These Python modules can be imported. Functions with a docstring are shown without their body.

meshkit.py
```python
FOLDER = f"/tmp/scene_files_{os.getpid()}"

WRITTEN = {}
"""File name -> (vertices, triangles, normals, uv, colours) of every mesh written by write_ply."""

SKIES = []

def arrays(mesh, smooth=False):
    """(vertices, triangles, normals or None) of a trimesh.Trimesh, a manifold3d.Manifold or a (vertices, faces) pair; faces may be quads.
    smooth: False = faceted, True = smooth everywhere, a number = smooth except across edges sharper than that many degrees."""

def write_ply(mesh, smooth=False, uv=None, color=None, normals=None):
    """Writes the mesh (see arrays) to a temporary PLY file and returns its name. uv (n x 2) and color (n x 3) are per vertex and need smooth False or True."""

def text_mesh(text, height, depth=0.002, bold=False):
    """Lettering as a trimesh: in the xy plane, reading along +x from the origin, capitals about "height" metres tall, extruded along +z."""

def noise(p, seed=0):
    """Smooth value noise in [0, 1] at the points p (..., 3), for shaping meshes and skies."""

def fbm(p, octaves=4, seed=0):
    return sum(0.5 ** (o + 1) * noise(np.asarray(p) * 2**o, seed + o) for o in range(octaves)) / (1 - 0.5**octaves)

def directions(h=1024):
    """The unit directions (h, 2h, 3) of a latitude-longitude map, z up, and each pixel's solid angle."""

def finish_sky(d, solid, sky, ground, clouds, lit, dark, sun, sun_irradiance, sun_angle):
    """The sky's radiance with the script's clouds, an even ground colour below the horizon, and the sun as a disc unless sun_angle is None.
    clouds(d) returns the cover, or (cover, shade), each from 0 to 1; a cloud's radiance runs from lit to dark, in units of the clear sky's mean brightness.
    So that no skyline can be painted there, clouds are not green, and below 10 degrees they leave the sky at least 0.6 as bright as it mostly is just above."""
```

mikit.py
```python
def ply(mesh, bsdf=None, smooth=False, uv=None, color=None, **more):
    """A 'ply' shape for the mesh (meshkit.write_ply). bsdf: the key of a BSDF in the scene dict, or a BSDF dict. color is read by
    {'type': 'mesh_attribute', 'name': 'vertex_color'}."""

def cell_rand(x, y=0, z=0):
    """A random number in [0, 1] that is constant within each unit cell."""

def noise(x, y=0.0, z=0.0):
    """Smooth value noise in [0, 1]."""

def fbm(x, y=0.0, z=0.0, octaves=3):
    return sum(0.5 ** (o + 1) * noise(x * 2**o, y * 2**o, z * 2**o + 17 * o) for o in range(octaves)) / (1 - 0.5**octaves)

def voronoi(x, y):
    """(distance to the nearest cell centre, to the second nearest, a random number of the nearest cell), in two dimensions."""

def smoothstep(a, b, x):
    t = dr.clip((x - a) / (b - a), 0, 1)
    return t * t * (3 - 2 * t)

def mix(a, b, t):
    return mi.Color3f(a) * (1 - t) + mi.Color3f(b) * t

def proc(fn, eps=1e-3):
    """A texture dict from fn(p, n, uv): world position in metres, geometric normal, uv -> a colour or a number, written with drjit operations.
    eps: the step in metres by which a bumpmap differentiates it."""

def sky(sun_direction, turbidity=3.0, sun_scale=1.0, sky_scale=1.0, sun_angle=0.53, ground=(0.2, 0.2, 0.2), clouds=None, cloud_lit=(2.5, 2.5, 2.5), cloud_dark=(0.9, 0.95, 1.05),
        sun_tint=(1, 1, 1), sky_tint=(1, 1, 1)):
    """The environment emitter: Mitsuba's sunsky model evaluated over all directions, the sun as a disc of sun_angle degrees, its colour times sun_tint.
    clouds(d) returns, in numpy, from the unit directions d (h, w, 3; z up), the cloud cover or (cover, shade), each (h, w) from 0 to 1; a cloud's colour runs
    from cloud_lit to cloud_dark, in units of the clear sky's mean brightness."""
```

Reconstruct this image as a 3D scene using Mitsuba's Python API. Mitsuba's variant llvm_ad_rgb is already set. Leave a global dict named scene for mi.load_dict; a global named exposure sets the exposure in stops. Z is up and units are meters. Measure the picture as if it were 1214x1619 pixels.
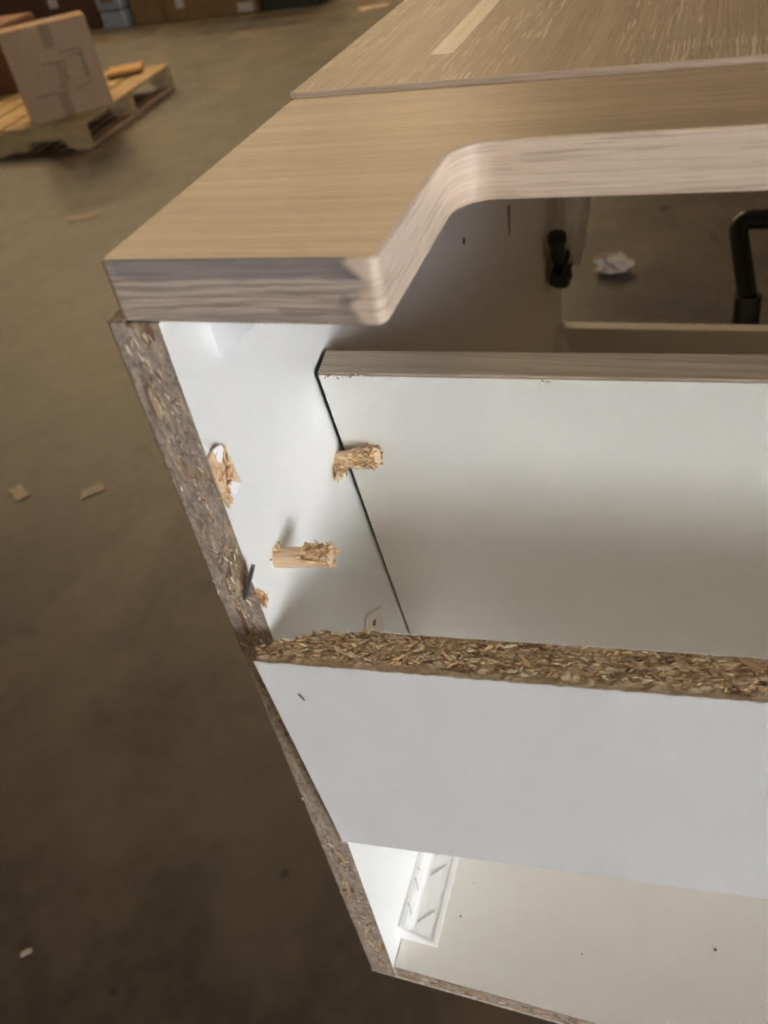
import math, random
import numpy as np, trimesh, shapely, shapely.geometry as sg
import drjit as dr, mitsuba as mi, manifold3d, mikit, meshkit
from scipy.spatial.transform import Rotation as Rot

random.seed(7)
RNG = np.random.default_rng(7)
T = mi.ScalarTransform4f
scene = {'type': 'scene'}
labels = {}

# ------------------------------------------------------------------ camera, light, exposure
exposure = 0.0
ZOFF = 1.08                       # height of the cabinet frame's origin (underside of the top) above the floor
CAM = np.array([0.1361, -0.1736, 0.0993 + ZOFF])
FWD = np.array([-0.3173, 0.6916, -0.6488])
DOWN = np.array([0.0894, -0.6593, -0.7465])
scene['camera'] = {'type': 'thinlens', 'fov': math.degrees(2 * math.atan(607 / 1293.0)), 'fov_axis': 'x',
                   'aperture_radius': 0.00095, 'focus_distance': 0.35, 'near_clip': 0.01, 'far_clip': 60.0,
                   'to_world': T().look_at(origin=CAM.tolist(), target=(CAM + FWD).tolist(), up=(-DOWN).tolist())}
DOOR_L = (15.6, 16.1, 16.8)       # daylight in the open dock door
LAMP_L = (64.0, 46.0, 26.0)       # warm high bay lamps


# ------------------------------------------------------------------ helpers
def put(key, mesh, bsdf, smooth=False, uv=None, color=None, off=True, **more):
    if hasattr(mesh, 'to_mesh'):
        v, f, _ = meshkit.arrays(mesh)
        mesh = trimesh.Trimesh(v, f, process=False)
    mesh = mesh.copy()
    if off:
        mesh.apply_translation([0, 0, ZOFF])
    scene[key] = mikit.ply(mesh, bsdf, smooth=smooth, uv=uv, color=color, **more)
    return key


def tag(key, label=None, cat=None, group=None, kind=None):
    d = {}
    if label: d['label'] = label
    if cat: d['category'] = cat
    if group: d['group'] = group
    if kind: d['kind'] = kind
    labels[key] = d


COUNT = {}


def num(name):
    n = COUNT.get(name, -1) + 1
    while True:
        COUNT[name] = n
        k = name if n == 0 else f'{name}_{n:03d}'
        return k


def box(x0, x1, y0, y1, z0, z1, b=0.0004):
    b = min(b, (x1 - x0) / 3, (y1 - y0) / 3, (z1 - z0) / 3)
    pts = []
    for i in (0, 1):
        for j in (0, 1):
            for k in (0, 1):
                c = np.array([(x0, x1)[i], (y0, y1)[j], (z0, z1)[k]])
                s = np.array([1 - 2 * i, 1 - 2 * j, 1 - 2 * k])
                for a in range(3):
                    m = np.ones(3); m[a] = 0
                    pts.append(c + s * m * b)
    return trimesh.convex.convex_hull(np.array(pts))


def cat(*ms):
    return trimesh.util.concatenate(list(ms))


def xf(mesh, M):
    m = mesh.copy(); m.apply_transform(M); return m


def mat(rot=None, t=(0, 0, 0)):
    M = np.eye(4)
    if rot is not None: M[:3, :3] = rot.as_matrix()
    M[:3, 3] = t
    return M


def tube(path, r, n=14, cap=True):
    P = np.asarray(path, float); rr = np.broadcast_to(np.asarray(r, float), (len(P),))
    tan = np.gradient(P, axis=0); tan /= np.linalg.norm(tan, axis=1, keepdims=True)
    a = np.cross(tan[0], [0.31, 0.2, 0.93]); a /= np.linalg.norm(a)
    V, F = [], []
    for i in range(len(P)):
        a = a - tan[i] * (a @ tan[i]); a /= np.linalg.norm(a); b = np.cross(tan[i], a)
        th = np.arange(n) * 2 * np.pi / n
        V.append(P[i] + rr[i] * (np.cos(th)[:, None] * a + np.sin(th)[:, None] * b))
    for i in range(len(P) - 1):
        for k in range(n):
            p, q = i * n + k, i * n + (k + 1) % n
            F += [[p, q, q + n], [p, q + n, p + n]]
    V = np.vstack(V)
    if cap:
        V = np.vstack([V, P[0], P[-1]]); m = len(V)
        for k in range(n):
            F.append([m - 2, (k + 1) % n, k]); F.append([m - 1, (len(P) - 1) * n + k, (len(P) - 1) * n + (k + 1) % n])
    return trimesh.Trimesh(V, F, process=False)


def prism(pts, h0, h1, axis='y'):
    """2-D polygon extruded along an axis: axis y uses (x, z), axis x uses (y, z), axis z uses (x, y)."""
    m = trimesh.creation.extrude_polygon(sg.Polygon(pts), h1 - h0)
    v = m.vertices.copy(); a, b, c = v[:, 0], v[:, 1], v[:, 2] + h0
    m.vertices = np.stack({'y': (a, c, b), 'x': (c, a, b), 'z': (a, b, c)}[axis], 1)
    m.fix_normals()
    return m


def flake(L, W, t, rng):
    """An angular wood chip: irregular hexagon, thin, slightly bent."""
    th = np.linspace(0, 2 * np.pi, 7)[:-1] + rng.uniform(-.35, .35, 6)
    r = rng.uniform(.7, 1.15, 6)
    x, y = np.cos(th) * r * L / 2, np.sin(th) * r * W / 2
    bend = rng.uniform(-.15, .15) * L * (x / (L / 2)) ** 2
    top = np.stack([x, y, bend + t / 2], 1); bot = np.stack([x, y, bend - t / 2], 1)
    V = np.vstack([top, bot])
    F = [[0, i, i + 1] for i in range(1, 5)] + [[6, 6 + i + 1, 6 + i] for i in range(1, 5)]
    for i in range(6):
        j = (i + 1) % 6
        F += [[i, 6 + i, 6 + j], [i, 6 + j, j]]
    return V, np.array(F)


def flakes(places, rng, palette):
    """places: list of (pos, rotation, L, W, t). One mesh with vertex colours."""
    V, F, C, n = [], [], [], 0
    pal = np.array(palette)
    for pos, R, L, W, t in places:
        v, f = flake(L, W, t, rng)
        V.append(v @ R.as_matrix().T + pos); F.append(f + n); n += len(v)
        c = pal[rng.integers(len(pal))] * rng.uniform(.8, 1.15)
        C.append(np.repeat(c[None], len(v), 0))
    return trimesh.Trimesh(np.vstack(V), np.vstack(F), process=False), np.clip(np.vstack(C), 0, 1)


# ------------------------------------------------------------------ materials
def bs(key, d, two=True):
    scene[key] = {'type': 'twosided', 'b': d} if two else d
    return key


def rgb(c): return {'type': 'rgb', 'value': list(c)}


def princ(col, rough=.5, spec=.5, **k):
    return {'type': 'principled', 'base_color': col if isinstance(col, dict) else rgb(col), 'roughness': rough, 'specular': spec, **k}


mix, noise, fbm, vor, sst = mikit.mix, mikit.noise, mikit.fbm, mikit.voronoi, mikit.smoothstep


def oak(along, across, w, dark, light, tick=0.0):
    a = fbm(across * 1900, along * 24, w * 1900, 2)
    b = noise(across * 420 + 7, along * 9, w * 420)
    c = noise(across * 60 + 3, along * 4, w * 60)
    t = sst(.1, .9, .5 * a + .25 * b + .25 * c)
    col = mix(dark, light, t)
    pore = sst(.70, .80, noise(across * 2400 + 40, along * 70, w * 2400))
    col = col * (1 - .14 * pore)
    if tick:
        tk = sst(.73, .82, noise(across * 2300 + 90 + 3 * noise(along * 90, across * 300), along * 55 + 5, w * 900)) * sst(.35, .6, noise(across * 60, along * 9, 3))
        col = mix(col, (.66, .55, .41), tick * tk)
    return col


OD, OL = (.345, .255, .168), (.50, .385, .268)


def oak_top(p, n, uv): return oak(p.x, p.y, 0.0, OD, OL)


def oak_board(p, n, uv): return oak(p.y, p.x + .004 * noise(p.y * 9, p.x * 6), 0.0, OD, OL, .75)


def oak_board_front(p, n, uv): return oak(p.x, p.z, 0.0, (.48, .37, .28), (.74, .61, .49))


def oak_strip(p, n, uv): return oak(p.y, p.x, 0.0, (.62, .52, .38), (.80, .71, .56), .1)


def oak_panel(p, n, uv): return oak(p.x * .8, p.y + p.z * .3, 0.0, (.27, .215, .15), (.44, .36, .265))


def band(p, n, uv):
    """edge band of the top: grain runs along the edge; the narrow front end is worn grey."""
    s, h = uv.x, uv.y
    wob = h + .0010 * noise(s * 18, h * 60) + .0004 * noise(s * 90 + 7, h * 20)
    col = oak(s, wob, 0.0, (.58, .445, .335), (.70, .56, .44))
    ln = sst(.64, .76, noise(wob * 1500, s * 38 + 3)) * sst(.25, .55, noise(wob * 260, s * 14)) * .5
    col = mix(col, (.38, .26, .20), ln)
    x, y, z = p.x, p.y, p.z - ZOFF
    edge = .0600 + .006 * noise(z * 170, 3.0) + .002 * noise(z * 500, x * 200) - .22 * dr.maximum(0, .009 - z)
    m = sst(.0016, .0008, y) * sst(edge, edge - .004, x) * sst(.0008, .0024, x + .0125 + .002 * noise(z * 300))
    wv = z + .0022 * noise(x * 26, z * 90, 2.0) + .0005 * noise(x * 180, z * 300, 7.0) + .0025 * sst(.012, .0, x + .0125) * noise(z * 200, 5.0)
    g = fbm(wv * 1300, x * 45, 1.0, 3)
    grey = mix((.30, .235, .19), (.50, .41, .34), sst(.25, .75, g))
    ring = sst(.66, .78, noise(wv * 1000 + 9, x * 45)) * .42
    grey = mix(grey, (.19, .14, .12), ring)
    top = sst(.0128, .0145, z + .0012 * noise(x * 140, 8.0)) * sst(.0, .006, x + .012)
    grey = mix(grey, (.21, .195, .19), top * .75)
    sm = sst(.52, .66, noise(x * 210, z * 260, 4.0)) * sst(.05, .062, x)
    grey = mix(grey, (.15, .12, .11), sm * .7)
    return mix(col, grey, m)


bs('m_oak_top', princ(mikit.proc(oak_top), .41, .42))
bs('m_oak_board', princ(mikit.proc(oak_board), .46, .36))
bs('m_oak_board_front', princ(mikit.proc(oak_board_front), .4, .4))
bs('m_oak_strip', princ(mikit.proc(oak_strip), .4, .4))
bs('m_oak_panel', princ(mikit.proc(oak_panel), .5, .35))
bs('m_band', princ(mikit.proc(band), .36, .45))


def white_bump(p, n, uv): return noise(p.x * 240, p.y * 240, p.z * 240) ** 3


bs('m_white', {'type': 'bumpmap', 'arbitrary': mikit.proc(white_bump), 'scale': .0003, 'b': princ((.785, .785, .79), .38, .45)})
bs('m_white_cream', {'type': 'bumpmap', 'arbitrary': mikit.proc(white_bump), 'scale': .0003, 'b': princ((.80, .795, .745), .38, .45)})
bs('m_white_in', princ((.80, .79, .75), .42, .4))
bs('m_white_side', princ((.80, .80, .785), .42, .4))
bs('m_plastic', princ((.86, .87, .87), .3, .5))
bs('m_white_chip', princ((.86, .86, .85), .5, .4))


def pcol(u, v, smear, tones, scale=1.0):
    """particle board: chips stretched along u; smear hides them under grey dust and smeared glue."""
    d1, d2, r = vor(u * 150 * scale + 1.5 * noise(u * 90, v * 200), v * 420 * scale)
    e1, e2, q = vor(u * 420 * scale + 11, v * 900 * scale + 5)
    base = mix(tones[0], tones[1], r)
    base = mix(base, tones[2], sst(.72, .8, q))
    base = mix(base, tones[3], sst(.86, .9, r) + .0)
    gap = sst(.16, .02, d2 - d1)
    base = mix(base, (.09, .055, .035), gap * .45 + .2 * sst(.8, .9, q))
    return base


def side_edge(p, n, uv):
    u, v = p.z, p.x
    ch = pcol(u, v, 0, ((.27, .19, .125), (.50, .38, .26), (.62, .50, .35), (.20, .11, .07)))
    s = fbm(u * 300, v * 600, 3.0, 3)
    taupe = mix((.25, .20, .16), (.385, .315, .255), sst(.2, .8, s))
    f = noise(u * 900, v * 1400, 6.0)
    taupe = mix(taupe, (.50, .41, .31), sst(.76, .86, f) * .5)
    taupe = mix(taupe, (.13, .10, .08), sst(.22, .12, f) * .5)
    k = noise(u * 75, v * 190, 1.0) * .65 + noise(u * 260, v * 500, 2.0) * .35
    mid = sst(.0, .005, v + .016) * sst(.002, -.004, v)
    return mix(taupe, ch, sst(.50, .62, k) * mid)


def lower_edge(p, n, uv):
    u, v = p.x, p.z
    ch = pcol(u, v, 0, ((.30, .22, .15), (.50, .39, .28), (.60, .49, .36), (.24, .15, .10)))
    s = fbm(u * 500, v * 800, 3.0, 3)
    return mix(ch, mix((.25, .20, .165), (.47, .39, .32), s), .6)


def rail_core(p, n, uv):
    u, v = p.x, p.y - .093 * p.x + p.z * .085
    y0 = v - .065 + .0012 * noise(u * 300, v * 300)
    f = mix((.27, .19, .12), (.47, .36, .24), noise(u * 900, v * 2500))
    return mix(f, pcol(u, v, 0, ((.30, .21, .125), (.50, .37, .235), (.62, .50, .34), (.18, .11, .065))), sst(.0022, .0034, y0))


bs('m_side_edge', princ(mikit.proc(side_edge), .85, .15))
bs('m_lower_edge', princ(mikit.proc(lower_edge), .85, .15))
bs('m_rail_core', princ(mikit.proc(rail_core), .85, .15))
bs('m_flake', princ({'type': 'mesh_attribute', 'name': 'vertex_color'}, .75, .2))


def dowel_c(p, n, uv):
    g = noise(p.x * 60, p.y * 1500, p.z * 1500)
    return mix((.52, .36, .22), (.74, .57, .38), g)


bs('m_dowel', princ(mikit.proc(dowel_c), .7, .2))
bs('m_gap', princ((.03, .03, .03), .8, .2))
bs('m_steel', princ((.30, .32, .34), .35, .5, metallic=.8))
bs('m_staple', princ((.45, .45, .46), .3, .5, metallic=.9))
bs('m_black_tube', princ((.016, .015, .014), .32, .5))
bs('m_black', princ((.014, .014, .014), .45, .5))
bs('m_cart', princ((.05, .06, .08), .5, .5))
scene['m_film'] = {'type': 'principledthin', 'base_color': rgb((.9, .9, .9)), 'roughness': .18, 'spec_trans': .6, 'eta': 1.5, 'diff_trans': .9}
bs('m_glue', princ((.74, .70, .64), .35, .5))
bs('m_paper', princ((.37, .31, .25), .8, .2))
bs('m_paper_tan', princ((.42, .34, .25), .8, .2))


def blob(p, cx, cy, rx, ry, k=3.0):
    x = (p.x - cx) / rx + .5 * (noise(p.x * 30, p.y * 30, k) - .5); y = (p.y - cy) / ry + .5 * (noise(p.x * 30 + 9, p.y * 30, k) - .5)
    return dr.exp(-(x * x + y * y) * 1.6)


SPOTS = [(.06, 2.73, .03, .045, .8), (.221, 2.487, .02, .05, .55), (-.345, .272, .012, .012, .8), (-.76, .806, .05, .03, .75), (.012, 2.05, .25, .07, .35),
         (-.62, 1.0, .05, .02, .5), (-1.19, .57, .07, .03, .6), (-1.08, .62, .05, .02, .4), (-1.0, 1.9, .09, .12, .3), (-.84, 1.3, .07, .02, .35), (-2.5, 4.6, .5, .2, .25),
         (-.05, 2.95, .05, .03, .5), (-.52, .06, .012, .008, .7)]


def floor_c(p, n, uv):
    a = fbm(p.x * 1.1 + 4, p.y * 1.1, 1.0, 4)
    b = fbm(p.x * 6, p.y * 6, 2.0, 3)
    c = fbm(p.x * 45, p.y * 45, 3.0, 2)
    t = .5 * a + .33 * b + .17 * c
    col = mix((.034, .029, .0245), (.089, .068, .046), sst(.3, .7, t))
    col = mix(col, (.050, .047, .041), .55 * sst(.5, .64, fbm(p.x * 2.3 + 11, p.y * 2.3 + 4, 5.0, 3)))
    col = mix(col, (.125, .095, .062), .4 * sst(.60, .72, fbm(p.x * 3.1 + 31, p.y * 2.1, 9.0, 3)))
    d = mi.Float(0)
    for i, (cx, cy, rx, ry, s) in enumerate(SPOTS):
        d = dr.maximum(d, s * sst(.25, .7, blob(p, cx, cy, rx, ry, float(i))))
    return mix(col, (.022, .021, .021), d)


bs('m_floor', princ(mikit.proc(floor_c), .46, .5))


def kraft(p, n, uv):
    s = fbm(p.x * 60, p.y * 60, p.z * 14, 2)
    return mix((.37, .235, .14), (.45, .295, .18), s)


def kraft_dark(p, n, uv):
    s = fbm(p.x * 20, p.y * 20, p.z * 8, 2)
    return mix((.15, .088, .036), (.21, .125, .052), s)


def pine(p, n, uv):
    g = fbm(p.x * 9, p.y * 60, p.z * 130, 3)
    return mix((.34, .225, .105), (.55, .395, .21), sst(.2, .8, g))


bs('m_kraft', princ(mikit.proc(kraft), .75, .25))
bs('m_kraft_dark', princ(mikit.proc(kraft_dark), .75, .25))
bs('m_kraft_red', princ((.22, .115, .065), .75, .25))
bs('m_maroon', princ((.075, .036, .022), .75, .25))
bs('m_tape', princ((.27, .17, .09), .55, .3))
bs('m_ink', princ((.17, .115, .075), .8, .1))
bs('m_pine', princ(mikit.proc(pine), .75, .2))
bs('m_pine_red', princ((.40, .25, .155), .75, .2))
bs('m_orange_wood', princ((.48, .255, .075), .6, .3))
bs('m_label', princ((.75, .72, .68), .6, .3))
bs('m_far_label', princ((.42, .38, .33), .6, .3))
bs('m_greywhite', princ((.25, .265, .31), .4, .5))
bs('m_darkgreen', princ((.03, .032, .022), .6, .3))
bs('m_wall', princ((.30, .29, .27), .8, .2))
bs('m_ceiling', princ((.30, .29, .27), .8, .2))
bs('m_metal_grey', princ((.45, .46, .47), .5, .5))
bs('m_hole', princ((.05, .045, .04), .8, .1))

# ------------------------------------------------------------------ the setting
WX0, WX1, WY0, WY1, WH = -14.0, 6.0, -9.0, 14.0, 6.0
put('floor', box(WX0, WX1, WY0, WY1, -.1, 0, .001), 'm_floor', off=False); tag('floor', kind='structure', label='worn brown concrete warehouse floor')
put('wall_left', box(WX0 - .2, WX0, WY0, WY1, 0, WH), 'm_wall', off=False); tag('wall_left', kind='structure')
put('wall_back', box(WX0, WX1, WY1, WY1 + .2, 0, WH), 'm_wall', off=False); tag('wall_back', kind='structure')
put('wall_front', box(WX0, WX1, WY0 - .2, WY0, 0, WH), 'm_wall', off=False); tag('wall_front', kind='structure')
DY0, DY1, DZ = -5.5, -2.3, 3.3
put('wall_right', cat(box(WX1, WX1 + .2, WY0, DY0, 0, WH), box(WX1, WX1 + .2, DY1, WY1, 0, WH), box(WX1, WX1 + .2, DY0, DY1, DZ, WH)), 'm_wall', off=False)
tag('wall_right', kind='structure')
put('ceiling', box(WX0, WX1, WY0, WY1, WH, WH + .2), 'm_ceiling', off=False); tag('ceiling', kind='structure')
put('door_1', box(WX1 + .02, WX1 + .06, DY0, DY1, 0, DZ, .001), 'm_label', off=False, emitter={'type': 'area', 'radiance': rgb(DOOR_L)})
tag('door_1', kind='structure', label='wide dock door letting in daylight')
put('door_1__frame', cat(box(WX1 - .04, WX1, DY0 - .1, DY0, 0, DZ + .1), box(WX1 - .04, WX1, DY1, DY1 + .1, 0, DZ + .1), box(WX1 - .04, WX1, DY0, DY1, DZ, DZ + .1)), 'm_metal_grey', off=False)
for lx in (-10.0, -6.5, -3.0, .5):
    for ly in (-3.5, 6.8, 9.3, 11.8):
        if (lx > 0) != (ly < 0): continue
        k = num('ceiling_lamp')
        w_ = .10 if ly < 0 else .17
        put(k + '__housing', box(lx - .75, lx + .75, ly - .22, ly + .22, 5.62, 5.74, .02), 'm_metal_grey', off=False)
        put(k + '__diffuser', box(lx - .7, lx + .7, ly - w_, ly + w_, 5.585, 5.62, .004), 'm_label', off=False, emitter={'type': 'area', 'radiance': rgb(LAMP_L)})
        put(k + '__hanger', tube([[lx - .5, ly, 5.73], [lx - .5, ly, WH]], .006, 6), 'm_metal_grey', off=False)
        put(k + '__hanger_001', tube([[lx + .5, ly, 5.73], [lx + .5, ly, WH]], .006, 6), 'm_metal_grey', off=False)
        tag(k, 'long warm high bay lamp hanging below the warehouse ceiling', 'lamp', 'warm lamps under the ceiling')

# ------------------------------------------------------------------ the cabinet
CW = .80           # inner width
HB = -.4817        # underside of the bottom panel
BT = -.4657        # upper face of the bottom panel
TT = .0184
CD = .755
tag('cabinet', 'broken white cabinet with oak top, open front and torn particle board edges, on a cart', 'cabinet')


def round_poly(pts, convex, concave):
    g = sg.Polygon(pts)
    g = g.buffer(-convex, quad_segs=10).buffer(convex, quad_segs=10)
    return g.buffer(concave, quad_segs=14).buffer(-concave, quad_segs=14)


def edge_slab(poly, z0, z1, r, nr=5, step=.004):
    """Plate with rounded upper and lower edges: (cap mesh, side strip mesh, strip uv)."""
    ring = np.array(shapely.segmentize(poly.simplify(.00003), step).exterior.coords)[:-1]
    if sg.LinearRing(ring).is_ccw is False: ring = ring[::-1]
    nxt, prv = np.roll(ring, -1, 0), np.roll(ring, 1, 0)
    e1, e2 = nxt - ring, ring - prv
    e1 /= np.linalg.norm(e1, axis=1, keepdims=True); e2 /= np.linalg.norm(e2, axis=1, keepdims=True)
    t = e1 + e2; t /= np.linalg.norm(t, axis=1, keepdims=True)
    nrm = np.stack([-t[:, 1], t[:, 0]], 1)                # inward for ccw
    prof = [(r * (1 - math.sin(a)), z0 + r * (1 - math.cos(a))) for a in np.linspace(0, np.pi / 2, nr)]
    prof += [(r * (1 - math.cos(a)), z1 - r * (1 - math.sin(a))) for a in np.linspace(0, np.pi / 2, nr)]
    s = np.concatenate([[0], np.cumsum(np.linalg.norm(nxt - ring, axis=1))])
    N = len(ring); V, UV, F = [], [], []
    for ins, z in prof:
        q = ring + nrm * ins; q = np.vstack([q, q[:1]])
        V.append(np.column_stack([q, np.full(N + 1, z)])); UV.append(np.column_stack([s, np.full(N + 1, z)]))
    for i in range(len(prof) - 1):
        for k in range(N):
            a, b = i * (N + 1) + k, i * (N + 1) + k + 1
            F += [[a, b, b + N + 1], [a, b + N + 1, a + N + 1]]
    side = trimesh.Trimesh(np.vstack(V), F, process=False)
    cr = ring + nrm * r
    tri = np.array(manifold3d.triangulate([cr]))
    top = trimesh.Trimesh(np.column_stack([cr, np.full(N, z1)]), tri, process=False)
    bot = trimesh.Trimesh(np.column_stack([cr, np.full(N, z0)]), tri[:, ::-1], process=False)
    return cat(top, bot), side, np.vstack(UV)


XL, XR = -.0128, CW + .0128
notch = [(XL, 0), (.0671, 0), (.0671, .0797), (CW - .0671, .0797), (CW - .0671, 0), (XR, 0), (XR, .1415), (XL, .1415)]
caps, strip, suv = edge_slab(round_poly(notch, .0032, .0125), .0001, TT, .0013)
put('cabinet__top_frame', caps, 'm_oak_top')
labels['cabinet__top_frame'] = {'label': 'oak front strip of the top with a cut-out'}
put('cabinet__top_frame__edge_band', strip, 'm_band', smooth=True, uv=suv)
put('cabinet__top_board', box(XL - .0012, XR + .0012, .1432, CD, .0001, TT + .0015, .0004), 'm_oak_board')
labels['cabinet__top_board'] = {'label': 'large oak board of the top with lengthwise grain'}
put('cabinet__top_board__edge_band', box(XL - .0012, XR + .0012, .1419, .1438, .0005, TT + .0018, .0009), 'm_oak_board_front')
put('cabinet__top_board__inlay_strip', prism([(.0322, .182), (.0418, .1815), (.0445, .60), (.0345, .60)], TT + .0012, TT + .0017, 'z'), 'm_oak_strip')
labels['cabinet__top_board__inlay_strip'] = {'label': 'narrow pale strip on the oak board'}


def grid(nu, nv, fn):
    """Sheet mesh from fn(u, v) arrays -> points."""
    u, v = np.meshgrid(np.linspace(0, 1, nu), np.linspace(0, 1, nv), indexing='ij')
    P = fn(u.ravel(), v.ravel())
    i = np.arange(nu * nv).reshape(nu, nv)
    a, b, c, d = i[:-1, :-1].ravel(), i[1:, :-1].ravel(), i[1:, 1:].ravel(), i[:-1, 1:].ravel()
    return trimesh.Trimesh(P, np.vstack([np.stack([a, b, c], 1), np.stack([a, c, d], 1)]), process=False)


def nfbm(p, o=3):
    return meshkit.fbm(np.ascontiguousarray(p, float))


# left side panel
LT = .0004
put('cabinet__side_panel', box(-.0178, -LT, .0012, CD, HB, -.0001, .0003), 'm_side_edge')
labels['cabinet__side_panel'] = {'label': 'left side of the cabinet with bare grey particle board front edge'}


def side_front(u, v):
    x = -.0180 + .0178 * u; z = HB + (-.0001 - HB) * v
    e = np.clip(np.minimum(u, 1 - u) / .07, 0, 1)
    rnd = np.where(u < .12, (1 - np.sqrt(np.clip(1 - ((.12 - u) / .12) ** 2, 0, 1))) * .0016, 0) + np.where(v > .9955, (v - .9955) / .0045 * .0004, 0)
    P = np.stack([x * 420, z * 260, 0 * x], 1)
    a = nfbm(P) - .5
    b = nfbm(P * 3.1 + 5) - .5
    pit = np.clip(nfbm(np.stack([x * 160, z * 70, 0 * x + 3], 1)) - .52, 0, 1)
    y = rnd - .0002 + (a * .0005 + b * .0003 + pit * .003 * (.3 + 1.6 * np.abs(b))) * e
    return np.stack([x, y, z], 1)


put('cabinet__side_panel__front_edge', grid(44, 900, side_front), 'm_side_edge', smooth=40)
put('cabinet__side_panel__inner_laminate', box(-LT, 0, -.0001, CD, HB, -.0001, .0001), 'm_white_side')
labels['cabinet__side_panel__inner_laminate'] = {'label': 'smooth white inner face'}
put('cabinet__side_panel__outer_laminate', box(-.0182, -.0178, .0012, CD, HB, -.0001, .0001), 'm_oak_panel')
put('cabinet__side_panel__foot_band', box(-.0178, 0, -.0003, CD, HB - .0005, HB, .0001), 'm_plastic')

# proud chips in the rough patches of the side's front edge
PAL_DUST = [(.50, .39, .27), (.58, .47, .34), (.40, .31, .23), (.33, .26, .21), (.22, .14, .09), (.44, .28, .19), (.63, .54, .42)]
pl = []
for i in range(1500):
    z = RNG.uniform(HB + .004, -.003)
    x = np.clip(RNG.normal(-.0085, .0038), -.0165, -.0012)
    patch = meshkit.fbm(np.array([[x * 150, z * 55, 2.0]]))[0]
    if patch < .515: continue
    R = Rot.from_euler('y', 90 + RNG.normal(0, 28), degrees=True) * Rot.from_euler('x', 90 + RNG.normal(0, 22), degrees=True)
    pl.append((np.array([x, -.0004 + RNG.uniform(-.0003, .0004), z]), R, RNG.uniform(.0012, .0042), RNG.uniform(.0004, .0011), .00025))
m, c = flakes(pl, RNG, PAL_DUST)
put('cabinet__side_panel__edge_chips', m, 'm_flake', color=c); labels['cabinet__side_panel__edge_chips'] = {'kind': 'stuff', 'label': 'small wood chips sticking out of the edge'}

# torn piece of particle board by the front edge
PAL_TORN = [(.60, .38, .19), (.52, .31, .15), (.68, .47, .27), (.44, .25, .12), (.70, .52, .33)]


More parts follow.
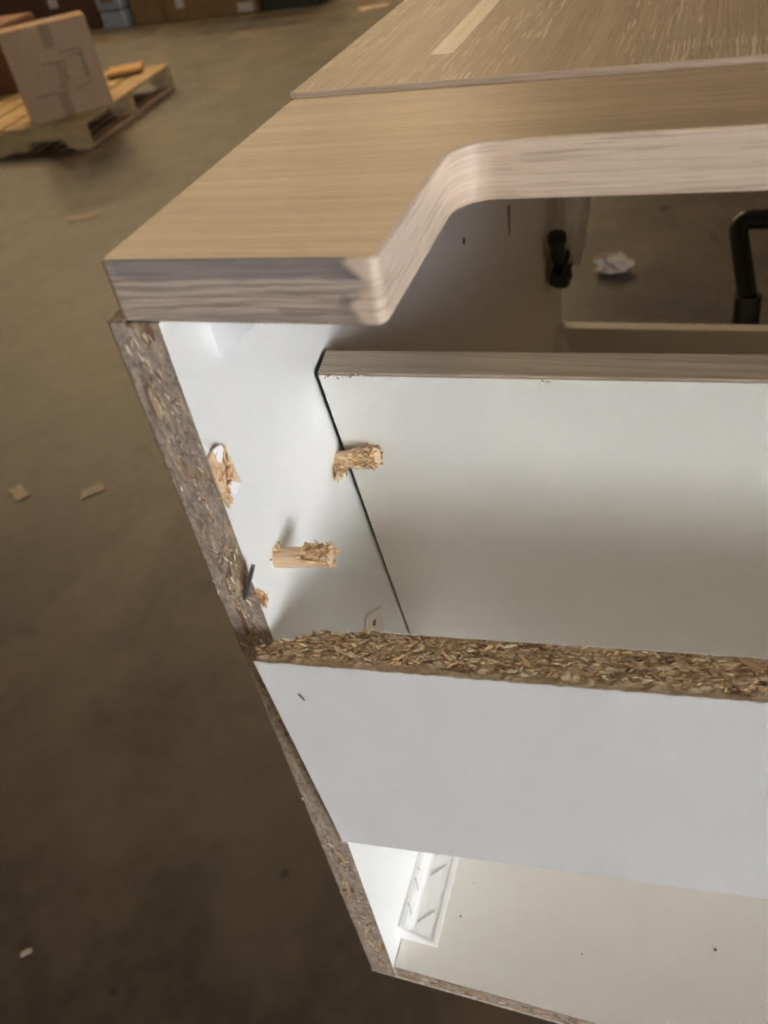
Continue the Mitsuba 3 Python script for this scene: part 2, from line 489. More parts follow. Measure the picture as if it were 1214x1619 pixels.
def torn_cluster(n, y0, y1, z0, z1, h, rng):
    out = []
    for _ in range(n):
        R = Rot.from_euler('xyz', [rng.normal(0, 30), 90 + rng.normal(0, 28), rng.normal(0, 30)], degrees=True)
        out.append((np.array([rng.uniform(0, h), rng.uniform(y0, y1), rng.uniform(z0, z1)]), R, rng.uniform(.0015, .005), rng.uniform(.0006, .0016), .0003))
    return out


def torn_slab(pts, x0, x1, curl):
    g = prism(pts, 0, 1, 'x')
    v = g.vertices.copy()
    s = (v[:, 1] - min(p[0] for p in pts)) / (max(p[0] for p in pts) - min(p[0] for p in pts))
    v[:, 0] = x0 + (x1 - x0) * v[:, 0] + curl * s
    g.vertices = v
    return g


b1 = torn_slab([(-.0008, -.0470), (.0018, -.0462), (.0026, -.0500), (.0030, -.0585), (.0020, -.0655), (.0006, -.0690), (-.0006, -.0640), (-.0010, -.0560)], 0, .0009, .0008)
b2 = torn_slab([(.0034, -.0496), (.0058, -.0465), (.0072, -.0520), (.0082, -.0640), (.0058, -.0615), (.0036, -.0590), (.0028, -.0560)], .0004, .0012, .0022)
m, c = flakes(torn_cluster(90, .0000, .0032, -.0665, -.0480, .0016, RNG) + torn_cluster(70, .0034, .0072, -.0615, -.049, .0030, RNG), RNG, PAL_TORN)
put('cabinet__side_panel__torn_chip', cat(b1, b2), 'm_dowel'); labels['cabinet__side_panel__torn_chip'] = {'label': 'torn tan chip of particle board peeling off the edge'}
put('cabinet__side_panel__torn_fibres', m, 'm_flake', color=c); labels['cabinet__side_panel__torn_fibres'] = {'kind': 'stuff'}
put('cabinet__side_panel__laminate_scrap', torn_slab([(.0018, -.0455), (.0044, -.0452), (.0050, -.0470), (.0030, -.0520), (.0022, -.0500)], .0012, .0016, .0018), 'm_white_chip')
put('cabinet__side_panel__laminate_scrap_001', torn_slab([(.0030, -.0610), (.0062, -.0612), (.0080, -.0640), (.0050, -.0665), (.0032, -.0640)], .0010, .0014, .0016), 'm_white_chip')
m, c = flakes(torn_cluster(34, -.0004, .0016, -.1165, -.1095, .0022, RNG), RNG, PAL_TORN)
put('cabinet__side_panel__torn_fibres_001', m, 'm_flake', color=c); labels['cabinet__side_panel__torn_fibres_001'] = {'kind': 'stuff'}
put('cabinet__side_panel__sliver', torn_slab([(-.0012, -.2775), (.0002, -.280), (.0004, -.2945), (-.0008, -.2985)], -.0034, -.0012, .001), 'm_dowel')
put('cabinet__side_panel__pilot_hole', trimesh.creation.cylinder(.0022, .0006, sections=14, transform=mat(Rot.from_euler('y', 90, degrees=True), (.0001, .3276, -.1227))), 'm_hole')

put('cabinet__side_panel__scuff', prism([(.468, -.157), (.477, -.158), (.473, -.180), (.468, -.181)], .00002, .0002, 'x'), 'm_ink')
# nail leg left in the edge
na, nb = np.array([-.0056, -.0004, -.1135]), np.array([.0052, -.0034, -.0915])
d = nb - na; Ln = np.linalg.norm(d); zz = d / Ln; xx = np.cross(zz, [0, 1, 0]); xx /= np.linalg.norm(xx)
Mn = np.eye(4); Mn[:3, :3] = np.stack([xx, np.cross(zz, xx), zz], 1); Mn[:3, 3] = na
put('cabinet__nail', xf(box(-.0007, .0007, -.0006, .0006, 0, Ln, .0002), Mn), 'm_steel'); labels['cabinet__nail'] = {'label': 'grey steel nail sticking out of the side edge'}

# right side panel (out of the picture) and bottom
put('cabinet__side_panel_001', box(CW, CW + .018, 0, CD, HB, -.0001, .0006), 'm_white_in')
put('cabinet__bottom_panel', box(.0003, CW - .0003, .0008, CD - .02, HB, BT - LT, .0002), 'm_lower_edge')
labels['cabinet__bottom_panel'] = {'label': 'bottom board with bare front edge'}
put('cabinet__bottom_panel__laminate', box(.0005, CW - .0005, .0006, CD - .02, BT - LT, BT, .0002), 'm_white_in')


def bot_front(u, v):
    x = .0003 + (CW - .0006) * u; z = HB + (BT - LT - HB) * v
    P = np.stack([x * 260, z * 420, 0 * x], 1)
    a = nfbm(P) - .5; b = nfbm(P * 2.7 + 5) - .5
    return np.stack([x, .0004 + a * .0008 + b * .0005, z], 1)


gm = grid(900, 22, bot_front); gm.invert()
put('cabinet__bottom_panel__front_edge', gm, 'm_lower_edge', smooth=40)
put('cabinet__bottom_panel__foot_band', box(0, CW, -.0003, CD - .02, HB - .0005, HB, .0001), 'm_plastic')
pl = []
for i in range(420):
    R = Rot.from_euler('x', 90 + RNG.normal(0, 20), degrees=True) * Rot.from_euler('z', RNG.normal(0, 22), degrees=True)
    pl.append((np.array([RNG.uniform(.002, .35), .0003 + RNG.uniform(-.0003, .0002), RNG.uniform(HB + .002, BT - .002)]), R, RNG.uniform(.002, .006), RNG.uniform(.0006, .0016), .0003))
m, c = flakes(pl, RNG, PAL_DUST)
put('cabinet__bottom_panel__edge_chips', m, 'm_flake', color=c); labels['cabinet__bottom_panel__edge_chips'] = {'kind': 'stuff', 'label': 'small wood chips on the bottom board edge'}
for i, (x, y, s) in enumerate([(.1151, .0377, .0006), (.1938, .0599, .0010), (.0349, .0417, .0008), (.0385, .0655, .0004)]):
    v, f = flake(s * 2, s * 1.4, .0006, RNG)
    put('cabinet__bottom_panel__' + ('speck' if i == 0 else f'speck_{i:03d}'), trimesh.Trimesh(v + [x, y, BT + .0003], f, process=False), 'm_hole')
put('cabinet__rear_rail', box(.0003, CW - .0003, .7275, .7435, BT, -.412, .0006), 'm_white_in')
labels['cabinet__rear_rail'] = {'label': 'low white rail along the open back'}

# corner blocks with staples
PROF = [(0, 0), (.0246, 0), (.0246, .0024), (.0222, .0034), (.0212, .0022), (.0085, .0078), (.0070, .0094), (.0062, .0125), (.0040, .0178), (.0018, .0192), (0, .0192)]


def block(y0, y1, flipz, zc):
    pts = [(a, (-b if flipz else b) + zc) for a, b in PROF]
    return prism(pts, y0, y1, 'y')


END = [(0, 0), (.0246, 0), (.0246, .0024), (.0150, .0068), (.0070, .0120), (.0018, .0192), (0, .0192)]
put('cabinet__corner_block', block(.0200, .125, False, BT + .0001), 'm_plastic'); labels['cabinet__corner_block'] = {'label': 'white plastic corner block stapled between side and bottom'}
put('cabinet__corner_block__end_cap', prism([(a, b + BT + .0001) for a, b in END], .0186, .0202, 'y'), 'm_plastic')


def staple(a, b, nrm, w=.0004):
    a, b, nrm = (np.asarray(q, float) for q in (a, b, nrm)); nrm = nrm / np.linalg.norm(nrm)
    path = [a - nrm * .0006, a + nrm * .0003, a * .9 + b * .1 + nrm * .0007, (a + b) / 2 + nrm * .0008, a * .1 + b * .9 + nrm * .0007, b + nrm * .0003, b - nrm * .0006]
    return tube(path, w, 8)


nmain = np.array([.0054, 0, .0127]); nleft = np.array([.93, 0, .36])
for i, (a, b, n_) in enumerate([((.0097, .0287, -.4584), (.0176, .0392, -.4617), nmain), ((.0097, .0604, -.4584), (.0178, .0718, -.4618), nmain), ((.0098, .0755, -.4584), (.0112, .0790, -.4590), nmain),
                                ((.0023, .0516, -.4470), (.0052, .0463, -.4515), nleft), ((.0023, .0345, -.4470), (.0052, .0297, -.4515), nleft), ((.0023, .0590, -.4470), (.0032, .0575, -.4485), nleft)]):
    put('cabinet__corner_block__staple' + ('' if i == 0 else f'_{i:03d}'), staple(a, b, n_), 'm_staple', smooth=True)
put('cabinet__corner_block_001', block(.0250, .125, True, -.0001), 'm_plastic'); labels['cabinet__corner_block_001'] = {'label': 'white plastic corner block under the top'}
put('cabinet__corner_block_001__end_cap', prism([(0, -.0001), (.0265, -.0001), (.0268, -.003), (.0142, -.0145), (.0012, -.0250), (0, -.0250)], .0233, .0252, 'y'), 'm_plastic')
put('cabinet__corner_block_002', prism([(0, BT), (.030, BT), (.003, -.416), (0, -.416)], .702, .7273, 'y'), 'm_plastic')

# inner panel, leaning towards the viewer
MP = mat(Rot.from_euler('z', 2.0, degrees=True) * Rot.from_euler('x', 11.6, degrees=True), (.0022, .0808, -.0673))
PW = CW - .006
put('cabinet__inner_panel', xf(box(0, PW, .0005, .0137, -.4048, 0, .0004), MP), 'm_oak_panel'); labels['cabinet__inner_panel'] = {'label': 'leaning inner panel, white in front, oak on its upper edge'}
put('cabinet__inner_panel__laminate', xf(box(.0002, PW - .0002, 0, .0005, -.4045, -.0012, .0002), MP), 'm_white_cream')
gap_pts = []
pl = []
for i in range(26):
    x = RNG.choice([.010, .012, .014, .09, .022, .005]) + RNG.normal(0, .003)
    pl.append((np.array([x, -.0002, -.0013 + RNG.normal(0, .0006)]), Rot.from_euler('xyz', RNG.normal(0, 50, 3), degrees=True), RNG.uniform(.0008, .002), RNG.uniform(.0005, .001), .0003))
m, c = flakes(pl, RNG, [(.45, .33, .22), (.30, .22, .15), (.7, .66, .6)])
put('cabinet__inner_panel__chipped_edge', xf(m, MP), 'm_flake', color=c); labels['cabinet__inner_panel__chipped_edge'] = {'kind': 'stuff'}
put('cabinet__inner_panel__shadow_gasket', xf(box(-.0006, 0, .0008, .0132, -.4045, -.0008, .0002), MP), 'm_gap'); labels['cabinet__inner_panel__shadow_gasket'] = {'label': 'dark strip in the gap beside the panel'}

# front rail, its left end broken loose and pulled out
RT, RH = .0172, .1645
MR = mat(Rot.from_euler('z', 5.3, degrees=True) * Rot.from_euler('x', 4.85, degrees=True), (0, -.0158, -.130))
RL = CW - .008
bx = np.linspace(0, .046, 24)
by = .0074 + (RT - .0074) * np.clip((bx - .002) / .040, 0, 1) ** .8 + RNG.normal(0, .0006, 24)
by[9:14] += .0014
broken = [(0, 0.0004)] + [(RL, .0004), (RL, RT - .0004), (.0475, RT - .0004)] + [(x, min(y, RT - .0004)) for x, y in zip(bx[::-1], by[::-1])]
core = cat(prism(broken, -.034, -.0012, 'z'), box(.0002, RL, .0004, RT - .0004, -RH, -.034, .0002))
put('cabinet__front_rail', xf(core, MR), 'm_rail_core'); labels['cabinet__front_rail'] = {'label': 'white front rail with torn particle board upper edge, broken loose at the left'}
poly = sg.Polygon(broken)


def rail_top(u, v):
    x = .0001 + (RL - .0002) * u; y = .0004 + (RT - .0008) * v
    lim = np.interp(x, bx, by, right=RT)
    y = np.minimum(y, lim)
    P = np.stack([x * 190, y * 330, 0 * x], 1)
    a = nfbm(P) - .5; b = nfbm(P * 2.9 + 3) - .5
    e = np.clip(np.minimum(v, 1 - v) / .12, 0, 1)
    z = -.0009 + (a * .0030 + b * .0012) * (.25 + .75 * e)
    z = np.where(y >= lim - 1e-6, z - .002 - .001 * np.abs(a), z)
    return np.stack([x, y, z], 1)


put('cabinet__front_rail__torn_edge', xf(grid(1000, 34, rail_top), MR), 'm_rail_core', smooth=40)
jag = [(0, -RH), (RL, -RH)] + [(x, -.0004 + RNG.uniform(-.0006, .0003)) for x in np.linspace(RL, 0, 260)]
put('cabinet__front_rail__front_laminate', xf(prism(jag, 0, .0004, 'y'), MR), 'm_white'); labels['cabinet__front_rail__front_laminate'] = {'label': 'white front face'}
jag = [(.0002, -RH), (RL, -RH)] + [(x, -.0006 + RNG.uniform(-.0005, .0003) - (.034 if x < .045 else 0)) for x in np.linspace(RL, .0002, 260)]
put('cabinet__front_rail__back_laminate', xf(prism(jag, RT - .0004, RT, 'y'), MR), 'm_white')
PAL_RAIL = [(0.65, 0.489, 0.288), (0.72, 0.584, 0.384), (0.572, 0.419, 0.24), (0.481, 0.337, 0.186), (0.377, 0.241, 0.132), (0.72, 0.673, 0.468), (0.247, 0.146, 0.078), (0.611, 0.444, 0.258), (0.52, 0.394, 0.264), (0.13, 0.079, 0.05), (0.442, 0.343, 0.24), (0.312, 0.203, 0.12)]
pl = []
for i in range(6500):
    x = RNG.uniform(.0, .30) if i < 6000 else RNG.uniform(.34, RL - .005)
    y = RNG.uniform(.0040, RT - .0006)
    if y > np.interp(x, bx, by, right=RT) - .0006: continue
    edge = 1 - abs(y / RT - .5) * 2
    big = .35 + .65 * np.clip(edge * 2.2, 0, 1)
    R = Rot.from_euler('z', RNG.normal(0, 26), degrees=True) * Rot.from_euler('xy', RNG.normal(0, (26, 8)), degrees=True)
    L = RNG.gamma(1.6, .0010) * big + .0006
    pl.append((np.array([x, y, -.0009 + RNG.uniform(-.0008, .0008) * big]), R, L, L * RNG.uniform(.16, .42), .00022))
m, c = flakes(pl, RNG, PAL_RAIL)
put('cabinet__front_rail__wood_chips', xf(m, MR), 'm_flake', color=c); labels['cabinet__front_rail__wood_chips'] = {'kind': 'stuff', 'label': 'loose tan wood chips of the torn rail edge'}
pl = []
for i in range(170):                                # splinters of the broken back corner
    x = RNG.uniform(.0, .046); y = np.interp(x, bx, by) + RNG.uniform(-.001, .0008)
    R = Rot.from_euler('z', RNG.normal(0, 22), degrees=True) * Rot.from_euler('xy', RNG.normal(0, (45, 20)), degrees=True)
    pl.append((np.array([x, y, -RNG.uniform(.0, .006)]), R, RNG.uniform(.002, .006), RNG.uniform(.0005, .0012), .0003))
m, c = flakes(pl, RNG, PAL_RAIL + PAL_TORN)
put('cabinet__front_rail__splinters', xf(m, MR), 'm_flake', color=c); labels['cabinet__front_rail__splinters'] = {'kind': 'stuff'}
put('cabinet__front_rail__scuff', xf(prism([(.0122, -.0205), (.0132, -.0206), (.0142, -.0245), (.0136, -.0250)], -.00025, .0001, 'y'), MR), 'm_ink')

# dowels
def dowel(key, base, tip, r, loose, label):
    base, tip = np.array(base), np.array(tip); d = tip - base; L = np.linalg.norm(d); d /= L
    u = np.cross(d, [0, 0, 1]); u /= np.linalg.norm(u); w = np.cross(u, d)
    n = 48; V, F = [], []
    ss = [0, .02, .2, .4, .6, .8, .93, .985, 1.0]; rs = [1, 1, 1, 1, 1, 1, 1, .9, .62]
    for s, k in zip(ss, rs):
        for j in range(n):
            th = 2 * np.pi * j / n; rr = r * k * (1 - .045 * (j % 4 == 0))
            V.append(base + d * L * s + rr * (np.cos(th) * u + np.sin(th) * w))
    for i in range(len(ss) - 1):
        for j in range(n):
            a, b = i * n + j, i * n + (j + 1) % n
            F += [[a, b, b + n], [a, b + n, a + n]]
    V += [base, tip]
    for j in range(n):
        F += [[len(V) - 2, (j + 1) % n, j], [len(V) - 1, (len(ss) - 1) * n + j, (len(ss) - 1) * n + (j + 1) % n]]
    put(key, trimesh.Trimesh(np.array(V), F, process=False), 'm_dowel', smooth=30); labels[key] = {'label': label}
    pl = []
    for (s0, s1, t0, t1, h, cnt, lmax) in loose:
        for _ in range(cnt):
            s, th = RNG.uniform(s0, s1), np.radians(RNG.uniform(t0, t1))
            out = np.cos(th) * w + np.sin(th) * u          # th = 0 up, 90 towards the viewer
            R = Rot.from_rotvec(RNG.normal(0, .45, 3)) * Rot.from_matrix(np.stack([d, np.cross(out, d), out], 1))
            pl.append((base + d * L * s + out * (r * .95 + RNG.uniform(0, h)), R, RNG.uniform(.0015, lmax), RNG.uniform(.0005, .0013), .0003))
    m, c = flakes(pl, RNG, [(.70, .52, .31), (.62, .43, .24), (.76, .61, .40), (.50, .33, .17), (.40, .25, .13)])
    put(key + '__torn_fibres', m, 'm_flake', color=c); labels[key + '__torn_fibres'] = {'kind': 'stuff', 'label': 'torn wood fibres stuck to the dowel'}


dowel('cabinet__dowel', (-.002, .0188, -.1106), (.0222, .0203, -.1078), .0040,
      [(.55, 1.03, -50, 75, .0014, 90, .004), (.93, 1.05, -180, 180, .0004, 40, .0028), (.05, .22, -40, 60, .0022, 16, .005)], 'tan wooden dowel near the front edge')
dowel('cabinet__dowel_001', (-.002, .0855, -.1155), (.0196, .0852, -.1112), .0040,
      [(.48, 1.04, -20, 130, .0016, 150, .0042), (.90, 1.05, -180, 180, .0005, 40, .003), (.02, .35, 60, 170, .0022, 30, .006)], 'frayed wooden dowel in front of the inner panel')
# splinters hanging off the base of each dowel
pl = []
for i in range(14):
    R = Rot.from_euler('xyz', [RNG.normal(70, 18), RNG.normal(90, 20), RNG.normal(0, 15)], degrees=True)
    pl.append((np.array([RNG.uniform(.0, .004), .0855 - RNG.uniform(.0, .009), -.1150 - RNG.uniform(.0, .006)]), R, RNG.uniform(.004, .009), RNG.uniform(.0006, .0013), .0003))
m, c = flakes(pl, RNG, [(.72, .57, .36), (.62, .46, .27), (.40, .27, .16)])
put('cabinet__dowel_001__splinters', m, 'm_flake', color=c); labels['cabinet__dowel_001__splinters'] = {'kind': 'stuff'}

# clear glue flakes
put('cabinet__side_panel__glue_flake', torn_slab([(.0725, -.2120), (.0770, -.2090), (.0935, -.2205), (.0910, -.236), (.076, -.229)], .0003, .0006, .0012), 'm_glue')
put('cabinet__side_panel__glue_flake_001', torn_slab([(-.0012, -.236), (.0003, -.234), (.0006, -.2445), (-.0006, -.248)], -.0065, -.0058, .001), 'm_glue')
v, f = flake(.004, .003, .0008, RNG)
put('cabinet__side_panel__glue_flake__fleck', trimesh.Trimesh(v @ Rot.from_euler('y', 90, degrees=True).as_matrix().T + [.0014, .0815, -.2195], f, process=False), 'm_ink')

# ------------------------------------------------------------------ hardware bag hanging at the rear edge of the side panel
def crumple(center, size, amp, seed, sub=3, squash=1):
    m = trimesh.creation.icosphere(sub)
    v = m.vertices.copy()
    n_ = nfbm(v * 2.2 + seed) - .5; n2 = np.abs(nfbm(v * 5.0 + seed * 3) - .5)
    v *= (1 + amp * n_ * 2 - amp * 1.6 * n2)[:, None]
    m.vertices = v * np.array(size) + center
    return m


tag('hardware_bag', 'clear plastic bag of black fittings hanging at the back edge of the side panel', 'plastic bag')
put('hardware_bag__bag', crumple(np.array([.0225, .712, -.262]), (.0145, .060, .052), .30, 4.0, 4), 'm_film', smooth=50)
for i, (y, z, a) in enumerate([(.640, -.272, 20), (.672, -.292, 70), (.690, -.318, 35), (.655, -.300, 110), (.668, -.318, 50)]):
    b_ = trimesh.creation.cylinder(.0075, .030, sections=14, transform=mat(Rot.from_euler('x', a, degrees=True), (.0135, y, z)))
    h_ = trimesh.creation.cylinder(.0100, .006, sections=14, transform=mat(Rot.from_euler('x', a, degrees=True), (.0135, y + .015 * -math.sin(math.radians(a)), z + .015 * math.cos(math.radians(a)))))
    put('hardware_bag__fitting' + ('' if i == 0 else f'_{i:03d}'), cat(b_, h_), 'm_black', smooth=30)
put('hardware_bag__tape', box(.0000, .0006, .655, .74, -.225, -.180, .0002), 'm_film')

# ------------------------------------------------------------------ cart that carries the cabinet
tag('lift_cart', 'dark steel lift cart with bent black tube handle under the cabinet', 'cart')
DZ_ = HB - .0006
put('lift_cart__deck', box(.10, .72, .20, .862, DZ_ - .04, DZ_, .004), 'm_cart')


def bend(pts, r, n=8):
    P = [np.array(q, float) for q in pts]; out = [P[0]]
    for i in range(1, len(P) - 1):
        a = P[i] + (P[i - 1] - P[i]) / np.linalg.norm(P[i - 1] - P[i]) * r; b = P[i] + (P[i + 1] - P[i]) / np.linalg.norm(P[i + 1] - P[i]) * r
        out += [(1 - t) ** 2 * a + 2 * t * (1 - t) * P[i] + t * t * b for t in np.linspace(0, 1, n)]
    return out + [P[-1]]


HBAR = [(.2185, .835, -.478), (.2165, .8423, -.4295), (.1950, .905, -.3565), (.605, .905, -.3565), (.585, .8423, -.4295), (.583, .835, -.478)]
put('lift_cart__handle', tube(bend(HBAR[1:-1], .018), .0118, 18), 'm_black_tube', smooth=True); labels['lift_cart__handle'] = {'label': 'bent black steel tube'}
put('lift_cart__socket', tube([HBAR[0], HBAR[1] + np.array([0, .002, .002])], .0165, 18), 'm_black_tube', smooth=30)
put('lift_cart__socket_001', tube([HBAR[-1], HBAR[-2]], .0165, 18), 'm_black_tube', smooth=30)
FZ = -ZOFF
put('lift_cart__base', cat(box(.14, .20, .24, .80, FZ + .12, FZ + .18), box(.62, .68, .24, .80, FZ + .12, FZ + .18), box(.20, .62, .24, .30, FZ + .12, FZ + .18), box(.20, .62, .74, .80, FZ + .12, FZ + .18)), 'm_cart')
for i, x in enumerate((.21, .59)):
    for j, (ya, yb) in enumerate((((.27), (.77)), ((.77), (.27)))):
        k = i * 2 + j
        xx_ = x + (.022 if j else 0)
        put('lift_cart__scissor_arm' + ('' if k == 0 else f'_{k:03d}'), prism([(ya - .02, FZ + .175), (ya + .02, FZ + .175), (yb + .02, DZ_ - .039), (yb - .02, DZ_ - .039)], xx_, xx_ + .018, 'x'), 'm_cart')
for k, (x, y) in enumerate(((.17, .27), (.65, .27), (.17, .77), (.65, .77))):
    w_ = trimesh.creation.cylinder(.05, .032, sections=24, transform=mat(Rot.from_euler('y', 90, degrees=True), (x, y, FZ + .05)))
    key = 'lift_cart__wheel' + ('' if k == 0 else f'_{k:03d}')
    put(key, w_, 'm_black', smooth=30)
    put(key + '__fork', cat(box(x - .022, x - .017, y - .02, y + .02, FZ + .04, FZ + .12), box(x + .017, x + .022, y - .02, y + .02, FZ + .04, FZ + .12), box(x - .022, x + .022, y - .02, y + .02, FZ + .105, FZ + .12)), 'm_metal_grey')

# ------------------------------------------------------------------ pallet with cartons
pa = math.atan2(1.142, -.10) - math.pi / 2
MPAL = mat(Rot.from_euler('z', pa), (-2.955, 3.735, 0))
tag('wooden_pallet', 'pale wooden pallet on the warehouse floor, carrying the cartons', 'pallet')
PD, PLn = 1.16, 1.2


def ppt(key, mesh, m='m_pine'):
    put(key, xf(mesh, MPAL), m, off=False)


def nm(base, i): return base + ('' if i == 0 else f'_{i:03d}')


notchp = [(0, .016), (-.13, .016), (-.155, .062), (-.37, .062), (-.395, .016), (-.80, .016), (-.825, .062), (-1.045, .062), (-1.07, .016), (-PLn, .016), (-PLn, .118), (0, .118)]
for i, y in enumerate((.0, PD / 2 - .02, PD - .04)):
    ppt(nm('wooden_pallet__stringer', i), prism(notchp, y, y + .04, 'y'))
for i, (x, w) in enumerate(((0, .165), (.19, .14), (.355, .15), (.53, .165), (.72, .14), (.88, .15), (1.05, .15))):
    o = RNG.uniform(-.006, .006)
    ppt(nm('wooden_pallet__deck_board', i), box(-x - w, -x, -.004 + o, PD + o, .118, .137, .002))
for i, (x, w) in enumerate(((0, .10), (.55, .10), (1.1, .10))):
    ppt(nm('wooden_pallet__bottom_board', i), box(-x - w, -x, 0, PD, .0, .016, .002), 'm_pine_red' if i == 0 else 'm_pine')

DK = .1375
# upright carton: front face from BL to BR
BL, BR = np.array([-3.275, 3.735]), np.array([-2.930, 4.032])
wv = BR - BL; WB = np.linalg.norm(wv); MC = mat(Rot.from_euler('z', math.atan2(wv[1], wv[0])), (BL[0], BL[1], DK))
HC, DC = .443, .185
tag('carton', 'upright tan carton with tape and printed frame, standing on the pallet', 'carton')


def cpt(key, mesh, m): put(key, xf(mesh, MC), m, off=False)


cpt('carton__body', box(0, WB, 0, DC, .0, HC - .004, .004), 'm_kraft')
cpt('carton__flap', box(.002, WB - .002, .002, DC / 2 - .002, HC - .004, HC, .001), 'm_kraft')
cpt('carton__flap_001', box(.002, WB - .002, DC / 2 + .002, DC - .002, HC - .004, HC, .001), 'm_kraft')
cpt('carton__tape', cat(box(.205, .262, -.0012, 0, HC - .11, HC - .002, .0003), box(.205, .262, 0, DC, HC, HC + .001, .0003)), 'm_tape')
cpt('carton__tape_001', box(.185, .242, -.0012, 0, .002, .125, .0003), 'm_tape')
ink = [(.16, .262, .262, .268), (.262, .285, .262, .268), (.27, .375, .300, .307), (.375, .381, .140, .307), (.325, .381, .133, .140), (.30, .375, .278, .284),
       (.07, .22, .120, .127), (.22, .26, .120, .127), (.20, .262, .145, .151), (.292, .325, .120, .127)]
marks = [box(a, b, -.0010, 0, c_, d_, .0002) for a, b, c_, d_ in ink]
for k in range(7):
    zc = .158 + k * .0155; marks += [box(.222 + .004 * (k % 2), .262 + .01 * (k % 3), -.0010, 0, zc, zc + .006, .0002)]
for k in range(4):
    marks += [box(.362, .372, -.0010, 0, .165 + k * .032, .185 + k * .032, .0002)]
cpt('carton__print', cat(*marks), 'm_ink'); labels['carton__print'] = {'label': 'dark printed frame and lines'}

M2 = mat(Rot.from_euler('z', pa - .05), (-3.93, 4.49, DK))
tag('carton_001', 'reddish brown carton on the pallet behind the upright carton', 'carton')
put('carton_001__body', xf(box(-.62, 0, 0, .42, 0, .36, .006), M2), 'm_kraft_red', off=False)
put('carton_001__flap', xf(box(-.615, -.005, .004, .205, .36, .365, .001), M2), 'm_kraft_red', off=False)
put('carton_001__flap_001', xf(box(-.615, -.005, .215, .416, .36, .365, .001), M2), 'm_kraft_red', off=False)
put('carton_001__tape', xf(box(-.34, -.28, -.0012, 0, .22, .36, .0003), M2), 'm_tape', off=False)
M3 = mat(Rot.from_euler('z', math.radians(27)), (-3.33, 4.60, DK))
tag('wooden_block', 'small flat orange wooden block lying on the pallet deck', 'block')
put('wooden_block__block', xf(box(0, .215, 0, .19, .014, .034, .004), M3), 'm_orange_wood', off=False)
put('wooden_block__foot', xf(box(.004, .035, .004, .186, 0, .014, .001), M3), 'm_hole', off=False)
put('wooden_block__foot_001', xf(box(.18, .211, .004, .186, 0, .014, .001), M3), 'm_hole', off=False)

# ------------------------------------------------------------------ cartons along the far side of the aisle
def far_carton(x0, x1, y0, d, h, m, label, tapes=True, lab=()):
    k = num('storage_carton')
    tag(k, label, 'carton', None)
    put(k + '__body', box(x0, x1, y0, y0 + d, 0, h, .012), m, off=False)
    put(k + '__flap', box(x0 + .01, x1 - .01, y0 + .01, y0 + d / 2 - .004, h, h + .006, .001), m, off=False)
    put(k + '__flap_001', box(x0 + .01, x1 - .01, y0 + d / 2 + .004, y0 + d - .01, h, h + .006, .001), m, off=False)
    for i, (a, b, c_, d_) in enumerate(lab):
        put(nm(k + '__label', i), box(a, b, y0 - .002, y0, c_, d_, .0005), 'm_far_label', off=False)
    return k


far_carton(-7.0, -5.74, 7.25, .6, .75, 'm_maroon', 'dark maroon carton at far left behind the pallet')
far_carton(-5.72, -5.10, 7.22, .6, .80, 'm_maroon', 'dark maroon carton with a small white label behind the pallet', lab=[(-5.60, -5.50, .20, .27)])
far_carton(-4.70, -4.35, 7.14, .5, .62, 'm_kraft_dark', 'narrow brown carton beside the grey wrapped stack')
far_carton(-4.33, -3.45, 7.08, .6, .70, 'm_kraft_dark', 'wide brown carton with two white labels on the far floor', lab=[(-4.20, -4.12, .10, .20), (-3.62, -3.44 - .03, .022, .085)])
tag('wrapped_stack', 'grey white film-wrapped stack between maroon and brown cartons', 'wrapped stack')
put('wrapped_stack__lower_pack', box(-5.02, -4.77, 7.12, 7.45, 0, .130, .012), 'm_greywhite', off=False)
put('wrapped_stack__upper_pack', box(-5.03, -4.775, 7.12, 7.45, .142, .62, .012), 'm_greywhite', off=False)
put('wrapped_stack__spacer', box(-5.0, -4.80, 7.14, 7.43, .128, .144, .003), 'm_hole', off=False)
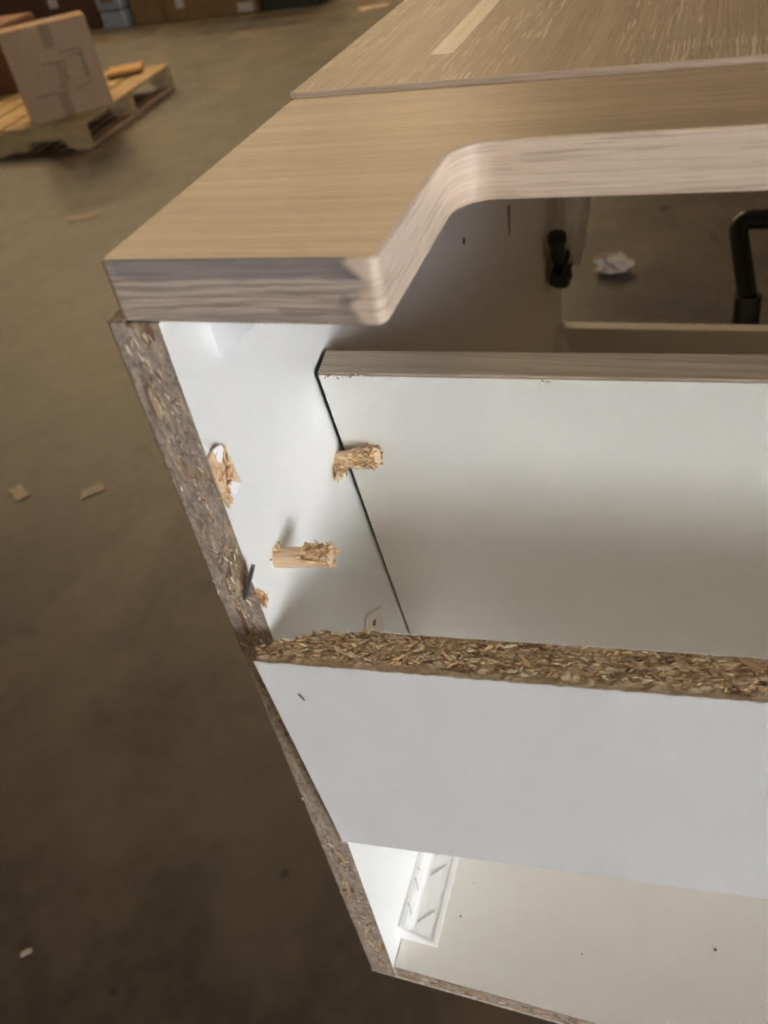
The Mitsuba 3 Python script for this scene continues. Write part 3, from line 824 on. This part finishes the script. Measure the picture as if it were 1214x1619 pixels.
put('wrapped_stack__label', box(-4.97, -4.84, 7.116, 7.12, .20, .40, .001), 'm_kraft_dark', off=False)
tag('storage_bin', 'dark green bin at the right end of the far carton row', 'bin')
put('storage_bin__bin', cat(prism([(-3.38, 0), (-2.90, 0), (-2.86, .62), (-3.42, .62)], 7.1, 7.6, 'y')), 'm_darkgreen', off=False)
put('storage_bin__rim', box(-3.45, -2.83, 7.07, 7.63, .62, .66, .01), 'm_darkgreen', off=False)

# ------------------------------------------------------------------ litter on the floor
def scrap(key, x, y, L, W, rot, m, label, h=.004, seed=1.0):
    def fn(u, v):
        a, b = (u - .5), (v - .5)
        k = 1 + .35 * (nfbm(np.stack([u * 3, v * 3, 0 * u + seed], 1)) - .5) * 2
        return np.stack([a * L * k, b * W * k, .0012 + h * nfbm(np.stack([u * 4, v * 4, 0 * u + seed * 2], 1))], 1)
    g = grid(10, 8, fn); bot = g.copy(); bot.vertices = bot.vertices - [0, 0, .0008]; bot.invert()
    put(key, xf(cat(g, bot), mat(Rot.from_euler('z', rot, degrees=True), (x, y, 0))), m, smooth=50, off=False)
    tag(key, label, 'paper scrap')


scrap('paper_scrap', -2.386, 2.789, .125, .060, 20, 'm_paper_tan', 'pale torn paper scrap on the floor left of the oak top corner', .004, 1.0)
scrap('paper_scrap_001', -1.203, 1.060, .055, .036, 40, 'm_paper_tan', 'small tan paper scrap on the floor left of the side panel', .003, 2.3)
scrap('paper_scrap_002', -1.407, 1.025, .060, .034, -30, 'm_paper_tan', 'faint flat paper scrap by the left edge of the picture', .004, 3.1)
scrap('paper_scrap_003', -.678, .074, .016, .008, 35, 'm_paper', 'tiny pale paper bit on the dark floor at bottom left', .004, 4.4)
scrap('paper_scrap_004', -2.30, 6.75, .22, .10, 15, 'm_paper_tan', 'flat paper scrap far back on the floor above the oak board edge', .006, 5.2)
put('crumpled_paper', crumple(np.array([-.066, 2.255, .028]), (.056, .042, .030), .6, 9.0, 4), 'm_paper', smooth=25, off=False)
tag('crumpled_paper', 'crumpled white paper on the floor seen through the cabinet back', 'crumpled paper')
